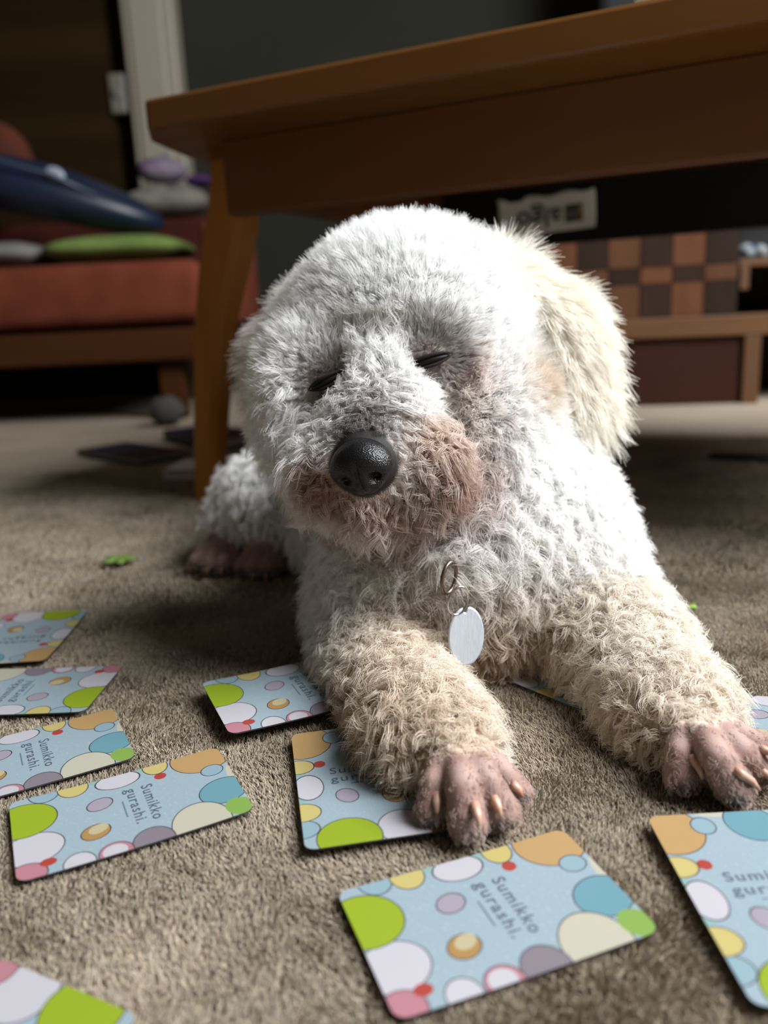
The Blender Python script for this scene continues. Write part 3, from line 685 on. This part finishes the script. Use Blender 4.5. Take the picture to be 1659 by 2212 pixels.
def coat(p, f):
    c = np.tile(WHITE, (len(p), 1))
    c = lerp(c, (0.92, 0.88, 0.79), f['ear1'] * 0.8)
    c = lerp(c, (0.72, 0.55, 0.38), 0.6 * g_(p, SURF(1140, 850), 0.014))
    c = lerp(c, (0.80, 0.72, 0.60), f['ear2'] * 0.4)
    tan = (0.68, 0.52, 0.37)
    c = lerp(c, (0.85, 0.785, 0.665), f['arm'] * 0.6)
    for (q, r, w) in (((1110, 1420, 0.425), 0.045, 0.8), ((960, 1400, 0.425), 0.035, 0.7), ((900, 1590, 0.335), 0.030, 0.55), ((800, 1530, 0.40), 0.035, 0.6), ((1040, 1470, 0.41), 0.04, 0.7),
                      ((1230, 1480, 0.40), 0.035, 0.75), ((1330, 1600, 0.345), 0.03, 0.75), ((1400, 1600, 0.33), 0.03, 0.5), ((1000, 1640, 0.31), 0.02, 0.4)):
        c = lerp(c, tan, w * g_(p, SURF(*q), r))
    # stains round the mouth, below the eye
    for (q, r, w) in (((755, 1078), 0.010, 0.6), ((815, 1090), 0.011, 0.6), ((868, 1078), 0.010, 0.55), ((712, 1050), 0.009, 0.6), ((900, 960), 0.010, 0.5)):
        c = lerp(c, (0.46, 0.26, 0.18), w * g_(p, SURF(*q), r))
    st = (0.33, 0.135, 0.068)
    for (q, r, w) in (((958, 1032), 0.019, 0.85), ((905, 1085), 0.0135, 0.85), ((1008, 1040), 0.016, 0.7), ((815, 1115), 0.013, 0.75), ((748, 1098), 0.012, 0.8), ((698, 1035), 0.010, 0.75), ((860, 1120), 0.014, 0.6)):
        c = lerp(c, st, w * g_(p, SURF(*q), r))
    c = lerp(c, (0.72, 0.57, 0.44), 0.5 * g_(p, SURF(930, 950), 0.014))
    c = lerp(c, (0.74, 0.60, 0.54), 0.7 * g_(p, SURF(985, 825), 0.013))
    c = lerp(c, (0.74, 0.62, 0.52), 0.30 * g_(p, SURF(990, 930), 0.02))
    c = lerp(c, (0.11, 0.092, 0.095), 0.97 * np.clip(1.5 * g_(p, SURF(786, 926), 0.0125), 0, 1))
    c = lerp(c, (0.45, 0.40, 0.40), 0.55 * g_(p, SURF(800, 875), 0.013))
    c = lerp(c, (0.10, 0.075, 0.075), 0.95 * np.clip(1.5 * np.maximum(g_(p, L_eye1, 0.0102), g_(p, L_eye2, 0.0100)), 0, 1))
    c = lerp(c, (0.50, 0.42, 0.42), 0.12 * f['eye'])
    c = lerp(c, (0.50, 0.36, 0.31), sst(0.006, 0.0, f['toe']) * 0.85)
    return c
fb = fields(bv); cb_ = coat(bv, fb)
skin = lerp(cb_ * np.array([0.92, 0.84, 0.78]), (0.27, 0.165, 0.14), sst(0.004, 0.0005, fb['toe']))
# pads and toe ends are grey, knuckles paler
for a_, b_, c_, r in TOES:
    d = np.linalg.norm(bv - (c_ + np.array([0, -0.0045, -0.0045])), axis=1)
    skin = lerp(skin, (0.085, 0.078, 0.076), 0.9 * sst(0.0088, 0.0045, d))
    d = np.linalg.norm(bv - (b_ + np.array([0, -0.001, r])), axis=1)
    skin = lerp(skin, (0.48, 0.36, 0.32), 0.35 * sst(0.008, 0.002, d))
skin = lerp(skin, (0.02, 0.018, 0.018), sst(0.020, 0.0165, np.linalg.norm(bv - L_nose, axis=1)))

M_skin = mat('dog_skin', (0.6, 0.5, 0.45), 0.65, 0.3)
nt = M_skin.node_tree; an = nt.nodes.new('ShaderNodeAttribute'); an.attribute_name = 'skin_col'
nt.links.new(an.outputs['Color'], nt.nodes['Principled BSDF'].inputs['Base Color'])
nz = nt.nodes.new('ShaderNodeTexNoise'); nz.inputs['Scale'].default_value = 700; bp = nt.nodes.new('ShaderNodeBump'); bp.inputs['Strength'].default_value = 0.35; bp.inputs['Distance'].default_value = 0.0006
nt.links.new(nz.outputs['Fac'], bp.inputs['Height']); nt.links.new(bp.outputs[0], nt.nodes['Principled BSDF'].inputs['Normal'])
dogc = P3((900, 1300, 0.55))
dog = empty('dog', (0.03, 0.5, 0)); DOG0 = np.array([0.03, 0.5, 0])
tag(dog, 'white curly haired small dog lying on the carpet with its eyes nearly closed', 'dog')
me = bpy.data.meshes.new('body')
me.vertices.add(len(bv)); me.vertices.foreach_set('co', (bv - DOG0).astype(np.float32).ravel())
me.loops.add(bq.size); me.loops.foreach_set('vertex_index', bq.astype(np.int32).ravel())
me.polygons.add(len(bq)); me.polygons.foreach_set('loop_start', np.arange(0, bq.size, 4, dtype=np.int32)); me.polygons.foreach_set('loop_total', np.full(len(bq), 4, np.int32))
me.update(calc_edges=True); me.validate()
me.polygons.foreach_set('use_smooth', np.ones(len(bq), bool))
at_ = me.attributes.new('skin_col', 'FLOAT_COLOR', 'POINT'); at_.data.foreach_set('color', np.concatenate([skin, np.ones((len(skin), 1))], 1).astype(np.float32).ravel())
me.materials.append(M_skin)
body = link(bpy.data.objects.new('body', me), dog)

# ---- fur
vn = np.zeros_like(bv)
fn_ = np.cross(bv[bq[:, 2]] - bv[bq[:, 0]], bv[bq[:, 3]] - bv[bq[:, 1]])
for k in range(4): np.add.at(vn, bq[:, k], fn_)
vn /= np.linalg.norm(vn, axis=1)[:, None] + 1e-12
fa = 0.5 * np.linalg.norm(fn_, axis=1); fc = bv[bq].mean(1)
ff = fields(fc)
view = np.array([0, 0, CH]) - fc; view /= np.linalg.norm(view, axis=1)[:, None]; fnn = fn_ / (np.linalg.norm(fn_, axis=1)[:, None] + 1e-12)
dens = np.ones(len(fc)) * 1.0
dens *= 1 + 0.9 * ff['head']
dens *= np.where(fc[:, 1] > 0.57, 0.45, 1.0)                 # sparser, coarser coat far back
dens *= np.where((fnn * view).sum(1) < -0.35, 0.35, 1.0)
dens *= sst(-0.0005, 0.004, ff['toe']) * 0.72 + 0.28
dnose = np.linalg.norm(fc - L_nose, axis=1)
dens *= sst(0.0165, 0.0185, dnose)
dens *= 1 - 0.75 * np.clip(1.4 * np.maximum(g_(fc, L_eye1 - [0, .004, 0], 0.0075), g_(fc, L_eye2 - [0, .004, 0], 0.0070)), 0, 1)
dens *= fc[:, 2] > 0.003
NS = 400000
w_ = fa * dens; w_ /= w_.sum()
fi = rng.choice(len(fc), NS, p=w_)
uu, vv = rng.random((2, NS)); q4 = bq[fi]
wq = np.stack([(1 - uu) * (1 - vv), uu * (1 - vv), uu * vv, (1 - uu) * vv], 1)
rp_ = (bv[q4] * wq[:, :, None]).sum(1); rn = (vn[q4] * wq[:, :, None]).sum(1); rn /= np.linalg.norm(rn, axis=1)[:, None]
f = fields(rp_); colr = coat(rp_, f)
# length
Ln = np.full(NS, 0.0155)
Ln += (0.0195 - Ln) * f['head']
Ln += (0.0165 - Ln) * f['muz']
Ln += (0.027 - Ln) * f['ear1'] * 0.9; Ln += (0.027 - Ln) * f['ear2'] * 0.9
Ln += (0.0135 - Ln) * f['arm'] * (1 - f['head'])
ruff = g_(rp_, SURF(985, 1150), 0.035); Ln += 0.007 * ruff * (1 - f['muz'])
hindf = sst(0.60, 0.64, rp_[:, 1]); Ln += (0.016 - Ln) * hindf
Ln *= 0.13 + 0.87 * sst(0.001, 0.016, f['toe'])
eyed = np.minimum(np.linalg.norm(rp_ - L_eye1, axis=1), np.linalg.norm(rp_ - L_eye2, axis=1))
Ln *= 0.13 + 0.87 * sst(0.0068, 0.0245, eyed)
nd = np.linalg.norm(rp_ - L_nose, axis=1)
Ln *= 0.32 + 0.68 * sst(0.017, 0.036, nd)
bridge = g_(rp_, LM(795, 905, 0.395), 0.016); Ln *= 1 - 0.55 * bridge
# flow (combing) direction
down = np.array([0, 0, -1.0])
flow = np.tile(down * 0.55, (NS, 1))
rad = rp_ - HC; rad /= np.linalg.norm(rad, axis=1)[:, None]
flow = lerp(flow, np.array([0.0, 0.0, 0.30]), f['head'])
mz = rp_ - L_nose; mz /= np.linalg.norm(mz, axis=1)[:, None] + 1e-9
fl2 = mz * 1.5 + np.array([0, -0.1, -0.35]); flow = flow + (fl2 - flow) * np.clip(f['muz'], 0, 1)[:, None]
flow = flow + (np.array([0.35, 0.0, -1.0]) - flow) * np.clip(f['ear1'], 0, 1)[:, None]
flow = flow + (np.array([-0.55, 0.0, -0.75]) - flow) * np.clip(f['ear2'], 0, 1)[:, None]
awn = np.where((np.linalg.norm(rp_ - L_eye1, axis=1) < np.linalg.norm(rp_ - L_eye2, axis=1))[:, None], L_eye1, L_eye2)
ea = rp_ - awn; ea /= np.linalg.norm(ea, axis=1)[:, None] + 1e-9
flow = flow + (ea * 1.4 - flow) * sst(0.020, 0.006, eyed)[:, None] * 0.9
td = np.zeros((NS, 3)); best = np.full(NS, 1.0)
for a_, b_, c_, r in TOES:
    dd = np.minimum(seg_d(rp_, a_, b_), seg_d(rp_, b_, c_)); k = dd < best; best[k] = dd[k]; td[k] = (c_ - a_) / np.linalg.norm(c_ - a_)
flow = flow + (td * 2.6 - flow) * sst(0.005, 0.001, f['toe'])[:, None]
# guides: every hair joins the lock of its nearest guide
NG = 42000
gi = rng.choice(NS, NG, replace=False)
kd = kdtree.KDTree(NG)
for i, k in enumerate(gi): kd.insert(rp_[k], i)
kd.balance()
near = np.array([kd.find(p)[1] for p in rp_])
gp, gn = rp_[gi], rn[gi]
def rnd(n): return rng.normal(size=(n, 3))
gj = rnd(NG) * (0.26 - 0.20 * f['head'][gi] * (1 - f['muz'][gi]))[:, None]
curl = np.full(NG, 1.0) - 0.72 * f['head'][gi]; curl = np.clip(curl + 0.55 * f['muz'][gi] + 0.15 * f['arm'][gi], 0.15, 1.25)
curl = np.clip(curl + 0.5 * g_(rp_[gi], SURF(985, 1150), 0.035), 0, 1.3)
curl *= np.where(np.maximum(f['ear1'], f['ear2'])[gi] > 0.4, 0.45, 1.0)
gph = rng.random(NG) * 6.283; gw = rng.uniform(4.0, 9.0, NG) * np.where(rng.random(NG) < .5, -1, 1); glen = rng.uniform(0.72, 1.2, NG)
ga = curl * rng.uniform(0.10, 0.22, NG)
K = 9; T = np.linspace(0, 1, K)
off = rp_ - gp[near]
L_ = Ln * glen[near] * rng.uniform(0.80, 1.08, NS)
dirs = rn * 0.85 + flow * 0.75 + gj[near] + rnd(NS) * 0.10
gd = gn[near] * 0.85 + flow * 0.75 + gj[near]
dirs = dirs * 0.55 + gd * 0.45
dirs /= np.linalg.norm(dirs, axis=1)[:, None]
# never grow into the body
mn = 0.25 - 0.15 * sst(0.005, 0.001, f['toe']); dn = (dirs * rn).sum(1); fix = dn < mn
dirs[fix] += rn[fix] * (mn - dn)[fix][:, None]; dirs /= np.linalg.norm(dirs, axis=1)[:, None]
e1 = np.cross(dirs, rnd(NG)[near]); e1 /= np.linalg.norm(e1, axis=1)[:, None]; e2 = np.cross(dirs, e1)
cl = 0.28 + 0.25 * np.clip(curl[near], 0, 1)              # pull of the lock
PT = np.empty((NS, K, 3))
grav = np.where(f['head'] > 0.5, 0.10, 0.32)
for k, t in enumerate(T):
    ph = gph[near] + gw[near] * t + rng.normal(size=NS) * 0.15
    amp = ga[near] * L_ * 1.0 * min(1, t * 2.2)
    pos = rp_ + dirs * (L_ * t)[:, None] + down * (grav * L_ * t * t)[:, None]
    pos += e1 * (amp * (np.cos(ph) - np.cos(gph[near]) * (1 - t)))[:, None] + e2 * (amp * (np.sin(ph) - np.sin(gph[near]) * (1 - t)))[:, None]
    pos -= off * (cl * t ** 1.3)[:, None]
    pos[:, 2] = np.maximum(pos[:, 2], 0.0012)
    PT[:, k] = pos
colr = np.clip(colr * rng.uniform(0.90, 1.05, (NS, 1)) * rng.uniform(0.94, 1.03, NG)[near][:, None], 0, 0.955)
coarse = np.where(rp_[:, 1] > 0.57, 1.6, 1.0)
rad_ = 0.000115 * coarse * (0.8 + 0.5 * rng.random(NS)) * (0.55 + 0.45 * np.clip(L_ / 0.012, 0, 1))
RD = rad_[:, None] * np.array([1.0, 1.0, 1.0, 1.0, 0.95, 0.9, 0.8, 0.62, 0.3])[None]
hc = bpy.data.hair_curves.new('fur')
hc.add_curves([K] * NS)
hc.position_data.foreach_set('vector', (PT - DOG0).astype(np.float32).ravel())
hc.attributes.new('radius', 'FLOAT', 'POINT').data.foreach_set('value', RD.astype(np.float32).ravel())
hc.attributes.new('fur_col', 'FLOAT_COLOR', 'CURVE').data.foreach_set('color', np.concatenate([colr, np.ones((NS, 1))], 1).astype(np.float32).ravel())
M_fur = bpy.data.materials.new('dog_fur'); M_fur.use_nodes = True; nt = M_fur.node_tree; nt.nodes.clear()
out = nt.nodes.new('ShaderNodeOutputMaterial'); an = nt.nodes.new('ShaderNodeAttribute'); an.attribute_name = 'fur_col'
df = nt.nodes.new('ShaderNodeBsdfDiffuse'); tr = nt.nodes.new('ShaderNodeBsdfTranslucent'); gl = nt.nodes.new('ShaderNodeBsdfGlossy'); gl.inputs['Roughness'].default_value = 0.45; gl.inputs['Color'].default_value = (1, 1, 1, 1)
m1 = nt.nodes.new('ShaderNodeMixShader'); m1.inputs[0].default_value = 0.40; m2 = nt.nodes.new('ShaderNodeMixShader'); m2.inputs[0].default_value = 0.05
nt.links.new(an.outputs['Color'], df.inputs['Color']); nt.links.new(an.outputs['Color'], tr.inputs['Color'])
nt.links.new(df.outputs[0], m1.inputs[1]); nt.links.new(tr.outputs[0], m1.inputs[2]); nt.links.new(m1.outputs[0], m2.inputs[1]); nt.links.new(gl.outputs[0], m2.inputs[2]); nt.links.new(m2.outputs[0], out.inputs[0])
hc.materials.append(M_fur)
fur = link(bpy.data.objects.new('fur', hc), dog)
tag(fur, 'white fluffy curly coat, tan on the forelegs and rusty round the mouth', kind='stuff')

# ---- nose
def nose_fn(v):
    q = v.copy()
    s = abs(q.x)
    q.z += 0.10 * (1 - s) if q.z > 0 else 0
    q.x *= 1.0 + 0.10 * (q.z > -0.2) - 0.22 * max(0, -q.z)              # narrower below
    # nostrils at the lower sides, philtrum groove between them
    for sx in (-1, 1):
        d = (Vector((q.x - sx * 0.50, q.z + 0.22)) ).length
        if q.y < 0: q.y += 0.42 * math.exp(-(d / 0.20) ** 2)
    if q.y < 0: q.y += 0.13 * math.exp(-(q.x / 0.09) ** 2) * (1 if q.z < 0.1 else math.exp(-((q.z - 0.1) / 0.3) ** 2))
    return q
Rh = Matrix.Rotation(math.radians(-9), 3, 'Y')
bm = ell(bmesh.new(), (0, 0, 0), (0.0140, 0.0120, 0.0128), 6, Rh, nose_fn)
M_nose = mat('wet_black_nose', (0.005, 0.005, 0.006), 0.30, 0.35); nt = M_nose.node_tree
vz = nt.nodes.new('ShaderNodeTexVoronoi'); vz.inputs['Scale'].default_value = 1400; bp = nt.nodes.new('ShaderNodeBump'); bp.inputs['Strength'].default_value = 0.5; bp.inputs['Distance'].default_value = 0.0004
tcn = nt.nodes.new('ShaderNodeTexCoord'); nt.links.new(tcn.outputs['Object'], vz.inputs['Vector'])
nt.links.new(vz.outputs['Distance'], bp.inputs['Height']); nt.links.new(bp.outputs[0], nt.nodes['Principled BSDF'].inputs['Normal'])
o = obj('nose', bm, M_nose, dog, True, Vector(L_nose - DOG0), (math.radians(10), 0, math.radians(-12))); o['label'] = 'wet black nose'
# ---- eyes: dark slits between nearly closed lids
M_eye = mat('dark_eye', (0.006, 0.005, 0.005), 0.5, 0.15); M_lid = mat('eyelid', (0.025, 0.020, 0.021), 0.95, 0.03)
for c, w, rz in ((L_eye1, 0.0112, -13), (L_eye2, 0.0092, -24)):
    n = np.array([0.0, -1, 0]); Re = Matrix.Rotation(math.radians(rz), 3, 'Y')
    e = obj('eye', ell(bmesh.new(), (0, 0, 0), (w, 0.006, 0.0027), 4, Re), M_eye, dog, True, Vector(c - DOG0) + Vector((0, -0.0020, 0)))
    for s in (1, -1):
        bm = bmesh.new()
        pts = [Re @ Vector((w * 1.15 * x, -0.0052 + 0.004 * x * x, s * (0.0024 * (1 - x * x) ** 0.8) + (0.0004 if s > 0 else 0))) for x in np.linspace(-1, 1, 11)]
        tube(bm, pts, [0.0003 + 0.0006 * (1 - x * x) for x in np.linspace(-1, 1, 11)], 8); obj('eyelid', bm, M_lid, e, True)
# ---- lips: dark line of the closed mouth
bm = bmesh.new()
lp = [SURF(*q) + np.array([0, -0.0042, 0]) for q in ((706, 1040), (735, 1088), (790, 1104), (850, 1092), (893, 1068), (908, 1030))]
tube(bm, [Vector(p - DOG0) for p in lp], [0.0008, 0.0014, 0.0017, 0.0017, 0.0014, 0.0008], 8)
obj('lips', bm, mat('brown_lips', (0.09, 0.035, 0.025), 0.5), dog, True)
# ---- claws
M_claw = noisemat('claw_horn', (0.42, 0.21, 0.14), (0.50, 0.33, 0.25), 300, rough=0.35, spec=0.5)
NAIL = {0: (943, 1720, 943, 1757), 1: (1027, 1748, 1034, 1785), 2: (1070, 1733, 1080, 1765), 3: (1112, 1700, 1126, 1722), 4: (1499, 1645, 1512, 1684), 5: (1602, 1675, 1634, 1708), 6: (1642, 1664, 1664, 1692), 7: (1650, 1622, 1670, 1640)}
for i, (a_, b_, c_, r) in enumerate(TOES):
    d = c_ - b_; d /= np.linalg.norm(d)
    if i in NAIL:
        n = NAIL[i]
        s0 = SURF(n[0], n[1]) + np.array([0, -0.0002, 0.0004]); s1 = SURF(n[2], n[3]) + np.array([0, -0.0026, 0.0018])
        if np.linalg.norm(s1 - s0) > 0.012: s1 = s0 + (s1 - s0) / np.linalg.norm(s1 - s0) * 0.009
    else:
        s0 = c_ + d * r * 0.6 + np.array([0, 0, r * 0.55]); s1 = s0 + d * 0.007 + np.array([0, 0, -0.004])
    mid = (s0 + s1) / 2 + np.array([0, -0.0006, 0.0010])
    st = s0 - (s1 - s0) * 0.35
    bm = bmesh.new(); tube(bm, [Vector(p - DOG0) for p in (st, s0, mid, s1)], [0.0016, 0.0019, 0.0015, 0.0006], 10)
    obj('claw', bm, M_claw, dog, True)

# ------------------------------------------------------------------ collar and tag
col = empty('dog_collar', tuple(DOG0)); tag(col, 'pink collar half buried in the fur with a hanging oval tag', 'collar')
cc = P3((1045, 1150, 0.484)); axis = (P3((930, 850, 0.500)) - P3((1050, 1130, 0.484))); axis /= np.linalg.norm(axis)
ex = np.cross(axis, [0, 1, 0]); ex /= np.linalg.norm(ex); ey = np.cross(axis, ex)
rc = 0.0680
ringp = [cc + rc * (ex * math.cos(a) + ey * math.sin(a)) for a in np.linspace(0, 2 * math.pi, 72, endpoint=False)]
bm = bmesh.new(); rows = [[bm.verts.new(Vector(p + axis * s * 0.0055 + (p - cc) / rc * t - DOG0)) for p in ringp] for s, t in ((-1, 0), (1, 0), (1, 0.002), (-1, 0.002))]
for a in range(4):
    for i in range(72): bm.faces.new((rows[a][i], rows[a][(i + 1) % 72], rows[(a + 1) % 4][(i + 1) % 72], rows[(a + 1) % 4][i]))
bmesh.ops.recalc_face_normals(bm, faces=bm.faces[:])
obj('band', bm, noisemat('pink_webbing', (0.40, 0.20, 0.24), (0.33, 0.15, 0.19), 200, rough=0.8), col)
TG = 0.383                                               # the tag hangs clear of the chest fur
M_steel = mat('steel_wire', (0.62, 0.61, 0.60), 0.22, 0.5, 1.0); M_brass = mat('old_brass', (0.20, 0.15, 0.12), 0.35, 0.5, 1.0)
def wire_ring(name, p, rx, rz, rot, r, mt):
    c = P3(p) - DOG0; R = Matrix.Rotation(rot[2], 3, 'Z') @ Matrix.Rotation(rot[1], 3, 'Y')
    bm = bmesh.new(); tube(bm, [Vector(c) + R @ Vector((rx * math.cos(a), 0, rz * math.sin(a))) for a in np.linspace(0, 2 * math.pi, 32, endpoint=False)], r, 8, True)
    return obj(name, bm, mt, col, True)
wire_ring('clasp_ring', (970, 1248, TG + 0.004), 0.0052, 0.0078, (0, 0.35, 0.8), 0.0010, M_brass)
wire_ring('split_ring', (990, 1298, TG), 0.0052, 0.0072, (0, 0.3, 0.35), 0.0006, M_steel)
tc_ = P3((1007, 1374, TG - 0.002)) - DOG0
bm = bmesh.new(); n = 64; RX, RZ = 0.0094, 0.0146
ringo = []
for (s, y) in ((0.94, -0.0006), (1.0, -0.0002), (1.0, 0.0004), (0.94, 0.0007)):
    rr = []
    for i in range(n):
        a = 2 * math.pi * i / n; x, z = RX * s * math.cos(a), RZ * s * math.sin(a)
        # slot for the ring in the upper end
        dx = abs(((a - math.radians(97) + math.pi) % (2 * math.pi)) - math.pi)
        if dx < 0.13: z -= 0.0030 * (1 - (dx / 0.13) ** 4)
        rr.append(bm.verts.new((x, y, z)))
    ringo.append(rr)
for A, B in zip(ringo[:-1], ringo[1:]):
    for i in range(n): bm.faces.new((A[i], A[(i + 1) % n], B[(i + 1) % n], B[i]))
bm.faces.new(ringo[0]); bm.faces.new(ringo[-1][::-1])
bmesh.ops.recalc_face_normals(bm, faces=bm.faces[:])
M_tag = noisemat('brushed_tag', (0.46, 0.49, 0.53), (0.42, 0.45, 0.49), 260, (1, 1, 0.2), 0.42, 0.1, 800); M_tag.node_tree.nodes['Principled BSDF'].inputs['Metallic'].default_value = 0.35
o = obj('tag', bm, M_tag, col, False, Vector(tc_), (math.radians(-16), math.radians(11), math.radians(14))); o['label'] = 'oval pale metal tag'

# ------------------------------------------------------------------ carpet pile close to the camera
def pile(name, n, y0, y1, rad0, ln, label):
    yy = y0 + (y1 - y0) * rng.random(n) ** 1.0
    hwid = 0.11 + yy * 0.62
    xx = (rng.random(n) * 2 - 1) * hwid + 0.02
    # lie of the pile: slow swirls plus small tufts
    def nz(sc, ph): return np.sin(xx * sc + 1.7 * np.sin(yy * sc * 0.8 + ph) + ph) * np.cos(yy * sc * 1.1 + 1.3 * np.sin(xx * sc * 0.7 - ph))
    ax = 0.40 * nz(23, .3) + 0.32 * nz(61, 1.1) + 0.28 * nz(170, 2.2) + rng.normal(size=n) * 0.28
    ay = 0.30 + 0.40 * nz(19, 2.1) + 0.32 * nz(53, .4) + 0.28 * nz(190, 4.2) + rng.normal(size=n) * 0.28
    d = np.stack([ax, ay, np.full(n, 0.95)], 1); d /= np.linalg.norm(d, axis=1)[:, None]
    L_ = ln * (0.8 + 0.3 * rng.random(n))
    root = np.stack([xx, yy, np.full(n, -0.0045)], 1)
    P = np.stack([root, root + d * (L_ * 0.55)[:, None] + [0, 0, 0.0003], root + d * L_[:, None]], 1)
    P[:, 2, :2] += rng.normal(size=(n, 2)) * 0.0004
    P[:, :, 2] = np.minimum(P[:, :, 2], 0.0006)
    c = np.array([0.365, 0.308, 0.238]) * (1 + 0.14 * nz(31, 5.0) + rng.normal(size=n) * 0.07)[:, None] * (1 + rng.normal(size=(n, 3)) * 0.03)
    h = bpy.data.hair_curves.new(name); h.add_curves([3] * n)
    h.position_data.foreach_set('vector', P.astype(np.float32).ravel())
    r_ = (rad0 * (0.8 + 0.4 * rng.random(n)))[:, None] * np.array([1, 1, 0.6])[None]
    h.attributes.new('radius', 'FLOAT', 'POINT').data.foreach_set('value', r_.astype(np.float32).ravel())
    h.attributes.new('pile_col', 'FLOAT_COLOR', 'CURVE').data.foreach_set('color', np.concatenate([np.clip(c, 0.02, 1), np.ones((n, 1))], 1).astype(np.float32).ravel())
    h.materials.append(M_pile)
    o = link(bpy.data.objects.new(name, h)); tag(o, label, 'carpet', kind='stuff'); return o
M_pile = mat('carpet_fibre', (0.3, 0.25, 0.2), 0.95, 0.05)
an = M_pile.node_tree.nodes.new('ShaderNodeAttribute'); an.attribute_name = 'pile_col'
M_pile.node_tree.links.new(an.outputs['Color'], M_pile.node_tree.nodes['Principled BSDF'].inputs['Base Color'])
pile('carpet_pile', 320000, 0.12, 0.56, 0.00022, 0.0050, 'short taupe carpet pile under the cards and the forelegs')
pile('carpet_pile_beyond', 110000, 0.56, 1.15, 0.00060, 0.0050, 'short taupe carpet pile behind the dog under the table')
